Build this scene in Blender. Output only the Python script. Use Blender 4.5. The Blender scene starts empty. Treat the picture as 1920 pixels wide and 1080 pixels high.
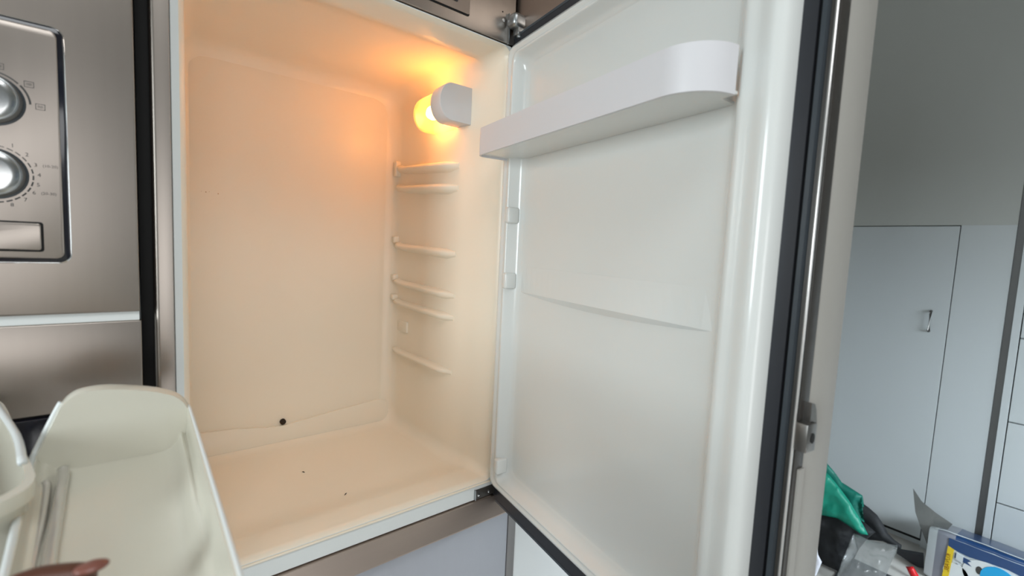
import bpy, bmesh, math, random
from mathutils import Vector, Matrix, noise
S = bpy.context.scene
COL = S.collection
PI = math.pi
# ------------------------------------------------------------------ camera
CAM = Vector((-0.57466435, -0.74987365, 1.38953229))
RT = Vector((0.77623466, -0.6287336, 0.04640918))
DN = Vector((-0.01901311, -0.09692637, -0.99510993))
FW = Vector((0.63015733, 0.77155644, -0.08719179))
FPX = 860.237
cd = bpy.data.cameras.new('camera'); cam = bpy.data.objects.new('camera', cd); COL.objects.link(cam)
cam.matrix_world = Matrix(((RT.x, -DN.x, -FW.x, CAM.x), (RT.y, -DN.y, -FW.y, CAM.y), (RT.z, -DN.z, -FW.z, CAM.z), (0, 0, 0, 1)))
cd.sensor_width = 36; cd.lens = FPX / 1920 * 36; cd.clip_start = 0.02
cd.dof.use_dof = True; cd.dof.focus_distance = 0.95; cd.dof.aperture_fstop = 4.5
S.camera = cam
# ------------------------------------------------------------------ world, lights, exposure
w = bpy.data.worlds.new('world'); S.world = w; w.use_nodes = True
bg = w.node_tree.nodes['Background']; bg.inputs[0].default_value = (0.62, 0.78, 1.0, 1); bg.inputs[1].default_value = 0.15
def area(name, loc, target, sx, sy, power, col, spread=180):
    l = bpy.data.lights.new(name, 'AREA'); l.shape = 'RECTANGLE'; l.size = sx; l.size_y = sy; l.energy = power; l.color = col
    l.spread = math.radians(spread)
    o = bpy.data.objects.new(name, l); COL.objects.link(o); o.location = loc
    d = Vector(target) - Vector(loc); o.rotation_euler = d.to_track_quat('-Z', 'Y').to_euler(); return o
area('window_daylight', (-2.54, -0.80, 1.62), (0.0, -0.4, 1.25), 0.60, 1.0, 33, (0.88, 0.97, 1.0))
area('glass_door_daylight', (-0.8, -2.94, 0.95), (-0.45, 0, 0.85), 1.0, 1.5, 7.0, (0.98, 0.98, 0.97), 125)
area('ceiling_panel_light', (-0.75, -1.5, 2.93), (-0.60, -1.0, 0.0), 1.2, 0.9, 12.5, (0.95, 0.98, 1.0), 115)
area('back_window_daylight', (1.2, -2.94, 1.35), (2.1, -0.8, -0.35), 1.3, 0.9, 40, (0.80, 0.92, 1.0), 88)
S.view_settings.view_transform = 'Standard'; S.view_settings.look = 'None'
S.view_settings.exposure = 0.0; S.view_settings.gamma = 1.0; S.view_settings.use_curve_mapping = False
LAMP_STRENGTH = 48.0

# ------------------------------------------------------------------ materials
def mat(name, col, rough=0.5, metal=0.0, coat=0.0, noise_amt=0.0, noise_scale=8.0, stretch=(1, 1, 1), bump=0.0, trans=0.0, ior=1.45, emit=0, ecol=None, sss=0.0, alpha=1.0):
    m = bpy.data.materials.new(name); m.use_nodes = True
    nt = m.node_tree; b = nt.nodes['Principled BSDF']
    b.inputs['Base Color'].default_value = (*col, 1); b.inputs['Roughness'].default_value = rough
    b.inputs['Metallic'].default_value = metal; b.inputs['Coat Weight'].default_value = coat
    b.inputs['Coat Roughness'].default_value = 0.12
    b.inputs['Transmission Weight'].default_value = trans; b.inputs['IOR'].default_value = ior
    b.inputs['Alpha'].default_value = alpha
    if sss: b.inputs['Subsurface Weight'].default_value = sss; b.inputs['Subsurface Radius'].default_value = (.01, .004, .002)
    if emit:
        b.inputs['Emission Color'].default_value = (*(ecol or col), 1); b.inputs['Emission Strength'].default_value = emit
    if noise_amt or bump:
        tc = nt.nodes.new('ShaderNodeTexCoord'); mp = nt.nodes.new('ShaderNodeMapping'); mp.inputs['Scale'].default_value = stretch
        nz = nt.nodes.new('ShaderNodeTexNoise'); nz.inputs['Scale'].default_value = noise_scale; nz.inputs['Detail'].default_value = 5
        nt.links.new(tc.outputs['Object'], mp.inputs['Vector']); nt.links.new(mp.outputs[0], nz.inputs['Vector'])
        if noise_amt:
            mx = nt.nodes.new('ShaderNodeMix'); mx.data_type = 'RGBA'
            mx.inputs[6].default_value = (*[c * (1 - noise_amt) for c in col], 1); mx.inputs[7].default_value = (*[min(1, c * (1 + noise_amt)) for c in col], 1)
            nt.links.new(nz.outputs['Fac'], mx.inputs[0]); nt.links.new(mx.outputs[2], b.inputs['Base Color'])
        if bump:
            bp = nt.nodes.new('ShaderNodeBump'); bp.inputs['Strength'].default_value = bump; bp.inputs['Distance'].default_value = 0.002
            nt.links.new(nz.outputs['Fac'], bp.inputs['Height']); nt.links.new(bp.outputs[0], b.inputs['Normal'])
    return m
M = {}
M['liner'] = mat('aged_white_liner_plastic', (0.885, 0.80, 0.665), 0.34, noise_amt=0.025, noise_scale=5, bump=0.06)
M['door_liner'] = mat('white_door_plastic', (0.72, 0.735, 0.715), 0.20, coat=0.4, noise_amt=0.02, noise_scale=4)
M['flange'] = mat('white_flange_plastic', (0.78, 0.81, 0.80), 0.4, noise_amt=0.02, noise_scale=6)
M['shelf'] = mat('grey_white_shelf_plastic', (0.68, 0.67, 0.69), 0.38, noise_amt=0.01)
M['lamp_housing'] = mat('lamp_housing_plastic', (0.66, 0.66, 0.68), 0.45, noise_amt=0.01)
M['steel'] = mat('brushed_steel', (0.40, 0.355, 0.32), 0.36, 1.0, noise_amt=0.05, noise_scale=60, stretch=(1, 1, 0.02), bump=0.02)
M['steel_h'] = mat('brushed_steel_rail', (0.56, 0.46, 0.40), 0.38, 1.0, noise_amt=0.05, noise_scale=60, stretch=(0.03, 1, 1), bump=0.02)
M['bracket'] = mat('bracket_steel', (0.22, 0.21, 0.20), 0.35, 0.95, noise_amt=0.06)
M['recess'] = mat('grey_recess', (0.33, 0.33, 0.33), 0.5, noise_amt=0.03)
M['handle'] = mat('dark_nickel', (0.22, 0.21, 0.20), 0.25, 1.0, noise_amt=0.02)
M['trim_grey'] = mat('grey_metal_trim', (0.30, 0.29, 0.29), 0.4, 0.6, noise_amt=0.04)
M['steel_edge'] = mat('bright_steel_edge', (0.80, 0.79, 0.78), 0.35, 0.9, noise_amt=0.02)
M['steel_dark'] = mat('dark_steel_edge', (0.055, 0.05, 0.045), 0.4, 0.3, noise_amt=0.05)
M['chrome'] = mat('chrome', (0.75, 0.76, 0.77), 0.08, 1.0, noise_amt=0.01)
M['knob_mirror'] = mat('knob_mirror', (0.55, 0.56, 0.56), 0.22, 1.0, noise_amt=0.02)
M['zinc'] = mat('cast_zinc', (0.42, 0.44, 0.45), 0.35, 1.0, noise_amt=0.08, noise_scale=90, bump=0.1)
M['satin'] = mat('satin_front', (0.50, 0.51, 0.56), 0.40, 0.55, noise_amt=0.03, noise_scale=30, stretch=(1, 1, 0.05))
M['black'] = mat('black_rubber', (0.022, 0.024, 0.030), 0.42, noise_amt=0.1, noise_scale=30)
M['black_light'] = mat('charcoal_rubber', (0.045, 0.055, 0.065), 0.35, noise_amt=0.1, noise_scale=30)
M['void'] = mat('black_gap', (0.008, 0.008, 0.008), 0.7, noise_amt=0.1)
M['glass_black'] = mat('black_glass', (0.01, 0.011, 0.02), 0.08, coat=0.6, noise_amt=0.05)
M['cream'] = mat('cream_door_edge', (0.38, 0.365, 0.335), 0.5, noise_amt=0.04, noise_scale=9, stretch=(1, 1, .3))
M['print'] = mat('grey_print', (0.09, 0.09, 0.09), 0.6, noise_amt=0.05)
M['wall'] = mat('grey_white_paint', (0.48, 0.48, 0.46), 0.45, noise_amt=0.02, noise_scale=2, bump=0.03)
M['cabinet'] = mat('white_lacquer', (0.50, 0.53, 0.54), 0.4, noise_amt=0.015, noise_scale=2)
M['upper'] = mat('upper_panel_grey', (0.44, 0.452, 0.43), 0.45, noise_amt=0.015, noise_scale=2)  # slightly darker and warmer than the cupboard door
M['cabinet_blue'] = mat('cool_white_panel', (0.93, 0.96, 0.97), 0.3, noise_amt=0.01, noise_scale=2)
M['floor'] = mat('pale_floor', (0.58, 0.56, 0.53), 0.4, noise_amt=0.06, noise_scale=3)
M['ceiling'] = mat('ceiling_paint', (0.50, 0.46, 0.40), 0.8, noise_amt=0.02)
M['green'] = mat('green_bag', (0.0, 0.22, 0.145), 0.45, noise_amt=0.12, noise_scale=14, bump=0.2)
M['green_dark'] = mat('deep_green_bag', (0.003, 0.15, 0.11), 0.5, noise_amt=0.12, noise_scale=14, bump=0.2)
M['black_bag'] = mat('black_bag', (0.008, 0.009, 0.011), 0.7, noise_amt=0.2, noise_scale=18, bump=0.25)
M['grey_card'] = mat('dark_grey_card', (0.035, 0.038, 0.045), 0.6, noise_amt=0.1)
M['paper'] = mat('white_paper', (0.62, 0.62, 0.68), 0.7, noise_amt=0.04)
M['red'] = mat('red_wrap', (0.55, 0.01, 0.015), 0.35, noise_amt=0.15, noise_scale=20)
M['blue'] = mat('navy_film', (0.008, 0.042, 0.135), 0.3, coat=0.3, noise_amt=0.25, noise_scale=12)
M['cyan'] = mat('cyan_print', (0.01, 0.30, 0.58), 0.4, noise_amt=0.05)
M['yellow'] = mat('yellow_print', (0.66, 0.47, 0.02), 0.4, noise_amt=0.06)
M['brown_print'] = mat('brown_print', (0.20, 0.05, 0.0), 0.5, noise_amt=0.05)
M['pack_white'] = mat('pack_white_film', (0.52, 0.56, 0.58), 0.35, noise_amt=0.05, noise_scale=14, bump=0.1)
M['pack_white2'] = mat('pack_offwhite_print', (0.60, 0.62, 0.62), 0.4, noise_amt=0.03)
M['pack_grey'] = mat('pack_grey_film', (0.24, 0.25, 0.29), 0.3, noise_amt=0.2, noise_scale=16, stretch=(1, 1, .1), bump=0.2)
M['bin'] = mat('milky_bin_plastic', (0.68, 0.66, 0.57), 0.22, coat=0.35, noise_amt=0.02, noise_scale=6)
M['bin_rim'] = mat('bright_bin_rim', (0.72, 0.76, 0.76), 0.3, noise_amt=0.01)
M['bin_rib'] = mat('clear_rib', (0.56, 0.54, 0.50), 0.12, metal=0.35, coat=1.0, noise_amt=0.03, noise_scale=12)
M['crumb'] = mat('dark_crumb', (0.03, 0.018, 0.01), 0.8, noise_amt=0.3, noise_scale=400)
M['stain'] = mat('brown_stain', (0.55, 0.38, 0.22), 0.7, noise_amt=0.2, noise_scale=200)
M['bulb'] = mat('warm_bulb', (1, 0.6, 0.3), 0.5, emit=LAMP_STRENGTH, ecol=(1.0, 0.40, 0.075), noise_amt=0.001)
# skin: darker on the back, pinker nail side
def skin_mat():
    m = mat('dark_skin', (0.11, 0.042, 0.026), 0.42, noise_amt=0.18, noise_scale=60, bump=0.3, sss=0.08); return m
M['skin'] = skin_mat(); M['nail'] = mat('finger_nail', (0.22, 0.085, 0.065), 0.3, noise_amt=0.05)
# clear ribbed plastic: mostly see-through, some scatter
def film(name, col, t, rough=0.15):
    m = bpy.data.materials.new(name); m.use_nodes = True; nt = m.node_tree; nt.nodes.clear()
    out = nt.nodes.new('ShaderNodeOutputMaterial'); tr = nt.nodes.new('ShaderNodeBsdfTransparent'); tl = nt.nodes.new('ShaderNodeBsdfTranslucent')
    df = nt.nodes.new('ShaderNodeBsdfDiffuse'); gl = nt.nodes.new('ShaderNodeBsdfGlossy'); gl.inputs['Roughness'].default_value = rough
    for n in (tl, df): n.inputs[0].default_value = (*col, 1)
    tr.inputs[0].default_value = (*[min(1, c * .3 + .7) for c in col], 1)
    a = nt.nodes.new('ShaderNodeMixShader'); b = nt.nodes.new('ShaderNodeMixShader'); c = nt.nodes.new('ShaderNodeMixShader'); a.inputs[0].default_value = 0.5
    nt.links.new(tl.outputs[0], a.inputs[1]); nt.links.new(df.outputs[0], a.inputs[2])
    b.inputs[0].default_value = t; nt.links.new(a.outputs[0], b.inputs[1]); nt.links.new(tr.outputs[0], b.inputs[2])
    c.inputs[0].default_value = 0.12; nt.links.new(b.outputs[0], c.inputs[1]); nt.links.new(gl.outputs[0], c.inputs[2])
    nz = nt.nodes.new('ShaderNodeTexNoise'); nz.inputs['Scale'].default_value = 25
    bp = nt.nodes.new('ShaderNodeBump'); bp.inputs['Strength'].default_value = 0.2; bp.inputs['Distance'].default_value = .003
    nt.links.new(nz.outputs['Fac'], bp.inputs['Height'])
    for n in (tl, df, gl): nt.links.new(bp.outputs[0], n.inputs['Normal'])
    nt.links.new(c.outputs[0], out.inputs[0]); return m
M['lens'] = film('clear_ribbed_lens', (1.0, 0.80, 0.55), 0.72)
M['clear'] = film('clear_polythene', (0.62, 0.65, 0.66), 0.76)
M['clear2'] = film('hazy_film', (0.28, 0.285, 0.27), 0.28)
def glass_mat():
    m = mat('window_glass', (1, 1, 1), 0.02, trans=1.0, ior=1.01, noise_amt=0.001); return m
M['glass'] = glass_mat()

# ------------------------------------------------------------------ helpers
def link(name, me, m, parent=None, smooth=False):
    o = bpy.data.objects.new(name, me); COL.objects.link(o)
    for mm in (m if isinstance(m, (list, tuple)) else [m]): me.materials.append(mm)
    if smooth is not False:
        for p in me.polygons: p.use_smooth = True
        if smooth is not True:
            me.set_sharp_from_angle(angle=math.radians(smooth))
    if parent is not None:
        o.parent = parent
        T = Matrix.Identity(4); q = parent
        # accumulate the (translation only) parents so that vertices stay in world space
        o.matrix_parent_inverse = world_of(parent).inverted()
    return o
WM = {}
def world_of(o): return WM.get(o.name, Matrix.Identity(4))
def obj(name, bm, m, parent=None, smooth=False):
    bmesh.ops.recalc_face_normals(bm, faces=bm.faces[:])
    me = bpy.data.meshes.new(name); bm.to_mesh(me); bm.free(); return link(name, me, m, parent, smooth)
def tag(o, label, cat, group=None):
    o['label'] = label; o['category'] = cat
    if group: o['group'] = group
    return o
def thing(name, label, cat, loc=(0, 0, 0), group=None):
    o = bpy.data.objects.new(name, None); o.empty_display_size = .05; COL.objects.link(o); o.location = loc
    WM[o.name] = Matrix.Translation(loc); return tag(o, label, cat, group)
def struct(o): o['kind'] = 'structure'; return o
def nb(): return bmesh.new()
def box(bm, x0, x1, y0, y1, z0, z1, bev=0.0, seg=2, mi=0):
    vs = [bm.verts.new((x, y, z)) for x in (x0, x1) for y in (y0, y1) for z in (z0, z1)]
    fs = [(0, 1, 3, 2), (4, 6, 7, 5), (0, 4, 5, 1), (2, 3, 7, 6), (0, 2, 6, 4), (1, 5, 7, 3)]
    F = [bm.faces.new([vs[i] for i in f]) for f in fs]
    for f in F: f.material_index = mi
    if bev:
        es = list({e for f in F for e in f.edges})
        bmesh.ops.bevel(bm, geom=es, offset=bev, segments=seg, profile=0.5, affect='EDGES')
def bx(*a, **k): b = nb(); box(b, *a, **k); return b
def prism(bm, pts, fn0, fn1, mi=0):
    """pts 2D loop; fn0/fn1 map (a,b)->3D for both ends"""
    A = [bm.verts.new(fn0(*p)) for p in pts]; B = [bm.verts.new(fn1(*p)) for p in pts]
    n = len(pts)
    F = [bm.faces.new(A), bm.faces.new(B[::-1])] + [bm.faces.new((A[i], B[i], B[(i + 1) % n], A[(i + 1) % n])) for i in range(n)]
    for f in F: f.material_index = mi
    return A, B
def tube(bm, pts, r, n=10, caps=True):
    pts = [Vector(p) for p in pts]; rings = []
    for i, p in enumerate(pts):
        t = (pts[min(i + 1, len(pts) - 1)] - pts[max(i - 1, 0)]).normalized()
        u = t.cross(Vector((0, 0, 1)));
        if u.length < 1e-3: u = t.cross(Vector((0, 1, 0)))
        u.normalize(); v = t.cross(u); rr = r[i] if isinstance(r, (list, tuple)) else r
        rings.append([bm.verts.new(p + (u * math.cos(a) + v * math.sin(a)) * rr) for a in [2 * PI * k / n for k in range(n)]])
    for a, b in zip(rings, rings[1:]):
        for k in range(n): bm.faces.new((a[k], b[k], b[(k + 1) % n], a[(k + 1) % n]))
    if caps: bm.faces.new(rings[0]); bm.faces.new(rings[-1][::-1])
def lathe(bm, prof, origin, axis, n=40, mi=0):
    """prof: list of (radius, height along axis)"""
    o = Vector(origin); ax = Vector(axis).normalized(); u = ax.orthogonal().normalized(); v = ax.cross(u)
    rings = [[bm.verts.new(o + ax * h + (u * math.cos(2 * PI * k / n) + v * math.sin(2 * PI * k / n)) * max(r, 1e-5)) for k in range(n)] for r, h in prof]
    for a, b in zip(rings, rings[1:]):
        for k in range(n): bm.faces.new((a[k], b[k], b[(k + 1) % n], a[(k + 1) % n])).material_index = mi
    bm.faces.new(rings[0]).material_index = mi; bm.faces.new(rings[-1][::-1]).material_index = mi
def rrect(x0, x1, z0, z1, r, n=6):
    out = []
    rs = r if isinstance(r, (list, tuple)) else [r] * 4          # (x1z0, x1z1, x0z1, x0z0)
    for (cx, cz, a0, rr) in ((x1, z0, -90, rs[0]), (x1, z1, 0, rs[1]), (x0, z1, 90, rs[2]), (x0, z0, 180, rs[3])):
        sx = -1 if cx == x1 else 1; sz = -1 if cz == z1 else 1
        ox, oz = cx + sx * rr, cz + sz * rr
        for k in range(n + 1):
            a = math.radians(a0 + 90 * k / n); out.append((ox + rr * math.cos(a), oz + rr * math.sin(a)))
    return out
def loops(bm, L, close_last=True, close_first=False, mi=0):
    rings = [[bm.verts.new(p) for p in l] for l in L]; n = len(rings[0])
    for a, b in zip(rings, rings[1:]):
        for k in range(n): bm.faces.new((a[k], b[k], b[(k + 1) % n], a[(k + 1) % n])).material_index = mi
    if close_last: bm.faces.new(rings[-1]).material_index = mi
    if close_first: bm.faces.new(rings[0][::-1]).material_index = mi
    return rings
def catmull(P, sub=4):
    out = []
    for i in range(len(P) - 1):
        p0 = P[max(i - 1, 0)]; p1 = P[i]; p2 = P[i + 1]; p3 = P[min(i + 2, len(P) - 1)]
        for k in range(sub):
            t = k / sub
            out.append(tuple(0.5 * (2 * b + (c - a) * t + (2 * a - 5 * b + 4 * c - d) * t * t + (3 * b - a - 3 * c + d) * t ** 3) for a, b, c, d in zip(p0, p1, p2, p3)))
    out.append(tuple(P[-1])); return out
def text_bm(bm, s, size, fn, depth=0.0):
    """lettering as mesh; fn maps flat (x, y) to 3D"""
    c = bpy.data.curves.new('t', 'FONT'); c.body = s; c.size = size; c.align_x = 'CENTER'; c.align_y = 'CENTER'; c.resolution_u = 2
    o = bpy.data.objects.new('t', c); COL.objects.link(o); me = bpy.data.meshes.new_from_object(o)
    vs = [bm.verts.new(fn(v.co.x, v.co.y)) for v in me.vertices]
    for p in me.polygons:
        try: bm.faces.new([vs[i] for i in p.vertices])
        except ValueError: pass
    bpy.data.objects.remove(o); bpy.data.curves.remove(c); bpy.data.meshes.remove(me)

# ------------------------------------------------------------------ room shell
XR = 2.4114
struct(obj('floor', bx(-2.7, 2.6, -3.1, 0.75, -0.06, 0), M['floor']))
struct(obj('ceiling', bx(-2.7, 2.6, -3.1, 0.75, 3.0, 3.06), M['ceiling']))
struct(obj('wall_front', bx(-2.7, 2.6, 0.66, 0.75, 0, 3.0), M['wall']))
struct(obj('wall_right', bx(XR + 0.10, 2.6, -3.1, 0.75, 0, 3.0), M['wall']))
def wall_hole_x(name, x0, x1, y0, y1, a0, a1, z0, z1):   # wall with window, plane x
    b = nb(); box(b, x0, x1, y0, a0, 0, 3.0); box(b, x0, x1, a1, y1, 0, 3.0); box(b, x0, x1, a0, a1, 0, z0); box(b, x0, x1, a0, a1, z1, 3.0)
    struct(obj(name, b, M['wall']))
wall_hole_x('wall_left', -2.7, -2.6, -3.1, 0.75, -1.35, -0.40, 1.05, 2.15)
b = nb(); box(b, -2.7, -1.4, -3.1, -3.0, 0, 3.0); box(b, -0.2, 0.5, -3.1, -3.0, 0, 3.0); box(b, -1.4, -0.2, -3.1, -3.0, 2.2, 3.0); box(b, 1.9, 2.6, -3.1, -3.0, 0, 3.0); box(b, 0.5, 1.9, -3.1, -3.0, 0, 0.95); box(b, 0.5, 1.9, -3.1, -3.0, 2.1, 3.0)
struct(obj('wall_back', b, M['wall']))
def window(name, horiz, c0, c1, z0, z1, p0, p1):
    def B(bm, a0, a1, q0, q1):
        if horiz: box(bm, a0, a1, p0, p1, q0, q1)
        else: box(bm, p0, p1, a0, a1, q0, q1)
    b = nb(); t = .05; B(b, c0, c1, z0, z0 + t); B(b, c0, c1, z1 - t, z1); B(b, c0, c0 + t, z0 + t, z1 - t); B(b, c1 - t, c1, z0 + t, z1 - t)
    m_ = (c0 + c1) / 2; B(b, m_ - .025, m_ + .025, z0 + t, z1 - t)
    f = struct(obj(name, b, M['flange']))
    g = nb(); pm = (p0 + p1) / 2
    if horiz: box(g, c0 + t, c1 - t, pm - .003, pm + .003, z0 + t, z1 - t)
    else: box(g, pm - .003, pm + .003, c0 + t, c1 - t, z0 + t, z1 - t)
    obj('window_pane', g, M['glass'], f)
window('window_1', False, -1.35, -0.40, 1.05, 2.15, -2.68, -2.62)
window('window_3', True, -1.4, -0.2, 0.0, 2.2, -3.08, -3.02)
window('window_2', True, 0.5, 1.9, 0.95, 2.1, -3.08, -3.02)

# ------------------------------------------------------------------ right wall: built-in cupboard and drawers
cup = thing('built_in_cupboard', 'pale grey built-in cupboard with one flush door, along the right wall', 'cupboard', (XR, 0, 0))
g = .0035
DY0, DY1, DZ0, DZ1 = -0.385, 0.30, 0.045, 1.588
b = nb()
box(b, XR, XR + .10, -0.566, DY0 - g, 0.0, DZ1 + g); box(b, XR, XR + .10, DY1 + g, 0.66, 0.0, DZ1 + g)
box(b, XR + .03, XR + .10, DY0 - g, DY1 + g, 0.0, DZ0 - g)
obj('cupboard_frame', b, M['cabinet'], cup)
obj('upper_panel', bx(XR, XR + .10, -0.566, 0.66, DZ1 + g + .0002, 2.98), M['upper'], cup)
b = nb(); box(b, XR + .022, XR + .028, DY0 - .01, DY1 + .01, DZ0 - .02, DZ1 + .01); obj('gap_shadow_strip', b, M['void'], cup)
dr = obj('door', bx(XR + .001, XR + .019, DY0, DY1, DZ0, DZ1, bev=.0015), M['cabinet'], cup)
b = nb(); tube(b, [(XR, -.322, 1.178), (XR - .012, -.322, 1.178), (XR - .016, -.322, 1.173), (XR - .016, -.322, 1.085), (XR - .012, -.322, 1.08), (XR, -.322, 1.08)], .0055, 8)
obj('handle', b, M['handle'], dr, 60)
dw = thing('drawer_cabinet', 'white cabinet with stacked flush drawers at the right end of the wall', 'cabinet', (XR, -0.6, 0))
XD = XR - .012
b = nb(); box(b, XD, XR + .10, -0.618, -0.592, 0, 2.98, bev=.001); box(b, XD + .02, XR + .10, -1.5, -0.622, 0, 2.98)
obj('cabinet_frame', b, M['cabinet'], dw)
b = nb(); box(b, XR + .04, XR + .1, -0.592, -0.566, 0, 2.98); obj('dark_recess', b, M['recess'], dw)
zs = [0.0, 0.350, 0.725, 1.100, 1.62, 2.3, 2.97]
for a, c in zip(zs, zs[1:]): obj('drawer_front', bx(XD, XD + .018, -1.45, -0.6215, a + .003, c - .003, bev=.0012), M['cabinet'], dw)

# ------------------------------------------------------------------ refrigerator
FZ0, FZ1 = 0.90, 1.78                # opening bottom / top
XL = -0.524                          # opening left
fr = thing('refrigerator', 'white empty built-in refrigerator, door swung open, warm lamp lit inside', 'refrigerator', (-0.26, 0.3, 0))
# inner liner: nested loops running into the cavity
def cav(x0, x1, z0, z1, r, y): return [(x, y, z) for x, z in rrect(x0, x1, z0, z1, r, 8)]
P = [  # x0, x1, z0, z1, r, y
    (XL - .006, .006, FZ0 - .006, FZ1 + .004, .020, -0.001), (XL - .001, .001, FZ0 - .001, FZ1, .018, .004), (XL + .001, -.002, FZ0, FZ1 - .002, .018, .012),
    (XL + .003, -.006, FZ0 - .001, FZ1 - .006, .022, .050), (XL + .003, -.008, FZ0 - .002, FZ1 - .007, .024, .070), (XL + .001, -.0085, FZ0 - .010, FZ1 + .005, .030, .088),
    (XL + .002, -.012, FZ0 - .012, FZ1 + .008, .030, .14), (XL + .014, -.030, FZ0 - .010, FZ1 + .002, .034, .375), (XL + .016, -.032, FZ0 - .008, FZ1 - .001, .036, .395),
    (XL + .020, -.036, FZ0 - .000, FZ1 - .006, .040, .412), (XL + .034, -.050, FZ0 + .012, FZ1 - .018, .040, .424), (XL + .052, -.068, FZ0 + .034, FZ1 - .036, .030, .426)]
b = nb(); L = loops(b, [cav(x0, x1, z0, z1, r, y) for x0, x1, z0, z1, r, y in P], close_last=True)
b.faces.ensure_lookup_table()
# outer shell so that the liner has thickness behind
liner = obj('inner_liner', b, M['liner'], fr, 40)
# raised flat back panel above the gutter; lower edge dips to the drain hole
bp = [(-.515 + .02, 0.960), (-.415, 0.9535), (-.345, .9425), (-.31, 0.9405), (-.275, 0.944), (-.2, .952), (-.12, .959), (-.074, .963), (-.070, 1.72)]
bp += [(-.080, 1.74), (-.10, 1.748), (-.47, 1.748), (-.49, 1.735)]
def backp(y, sh):
    cx, cz = -.28, 1.34
    return lambda a, c: (a + (cx - a) * sh, y, c + (cz - c) * sh * .6)
def grow(P_, g_):
    out = []; n_ = len(P_)
    for i in range(n_):
        a = Vector((*P_[i - 1], 0)); c = Vector((*P_[i], 0)); e = Vector((*P_[(i + 1) % n_], 0))
        t = ((c - a).normalized() + (e - c).normalized()).normalized(); q = c + Vector((t.y, -t.x, 0)) * g_; out.append((q.x, q.y))
    return out
b = nb(); loops(b, [[(x, y, z) for x, z in grow(bp, g_)] for g_, y in ((.018, .4265), (.010, .4256), (.002, .4242), (-.010, .4236))], True); obj('back_panel', b, M['liner'], liner, 60)
# gutter ledge below the back panel
gp = [(-.50, .9), (-.50, .957), (-.415, .9505), (-.345, .9395), (-.31, .9375), (-.275, .941), (-.2, .949), (-.12, .956), (-.072, .960), (-.050, .952), (-.042, .9)]
b = nb(); prism(b, gp, lambda a, c: (a, .427, c), lambda a, c: (a, .4195 - (.957 - c) * .14, c)); bmesh.ops.bevel(b, geom=[e for e in b.edges if all(v.co.y < .42 for v in e.verts)], offset=.0022, segments=3, profile=.5, affect='EDGES'); obj('drain_gutter', b, M['liner'], liner, 40)
b = nb(); lathe(b, [(.0001, 0), (.0048, 0), (.0060, .0012), (.0066, .0004), (.0066, 0.006)], (-.3125, .4172, .9465), (0, 1, 0), 20)
obj('drain_hole', b, M['crumb'], liner, 40)
for k, (x, z) in enumerate(((-.470, 1.4775), (-.462, 1.4768), (-.456, 1.478), (-.440, 1.4755))):
    b = nb(); lathe(b, [(.0006 + .0006 * (k % 2), 0), (.0004, .0004)], (x, .4236, z), (0, -1, 0), 8); obj('stain', b, M['stain'], liner)
b = nb(); lathe(b, [(.0045, 0), (.004, .0002)], (-.432, .112, .8885), (0, 0, 1), 14); obj('stain', b, M['stain'], liner)
# shelf rails on the right inner wall
def wx(y): return -.008 - .022 * max(0, (y - .06)) / .33
def rail(zb, zf, h, hook=True, depth=.016):
    b = nb(); n = 22; rings = []
    for i in range(n + 1):
        t = i / n; y = .146 + (.405 - .146) * t; z = zf + (zb - zf) * t + (.004 * math.exp(-((t - .96) / .04) ** 2) if hook else 0)
        e = min(1, (t + .004) / .16); e = e * e * (3 - 2 * e); d = .0005 + depth * e * (1 if t < .97 else .75); hh = 1.2 * h * (0.55 + .45 * e) * (0.9 + .1 * math.cos(t * 3))
        x = wx(y) + .003
        rings.append([b.verts.new((x - q[0] * d - .003 * (q[0] > 0), y, z + q[1] * hh)) for q in ((0, .75), (.55, .62), (.92, .35), (1, .0), (.9, -.45), (.45, -.85), (0, -1.2))])
    for a, c in zip(rings, rings[1:]):
        for k in range(6): b.faces.new((a[k], a[k + 1], c[k + 1], c[k]))
    b.faces.new(rings[0]); b.faces.new(rings[-1][::-1])
    return b
for zb, zf, h in ((1.581, 1.569, .0115), (1.532, 1.519, .0115), (1.380, 1.370, .0110), (1.284, 1.274, .010), (1.230, 1.222, .010), (1.098, 1.093, .009)):
    r_ = obj('shelf_rail', rail(zb, zf, h), M['liner'], liner, 50)
for z, hh in ((1.566, .036), (1.392, .014), (1.292, .012), (1.238, .012)):    # moulded end stops at the back of the rails
    b = nb(); box(b, wx(.41) - .016, wx(.41) + .005, .400, .417, z - .004, z + hh, bev=.004, seg=3); obj('rail_stop', b, M['liner'], liner, 40)
b = nb(); box(b, wx(.38) - .0035, wx(.38) + .004, .345, .402, 1.152, 1.182, bev=.003, seg=3); obj('cover_plate', b, M['liner'], liner, 40)
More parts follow.
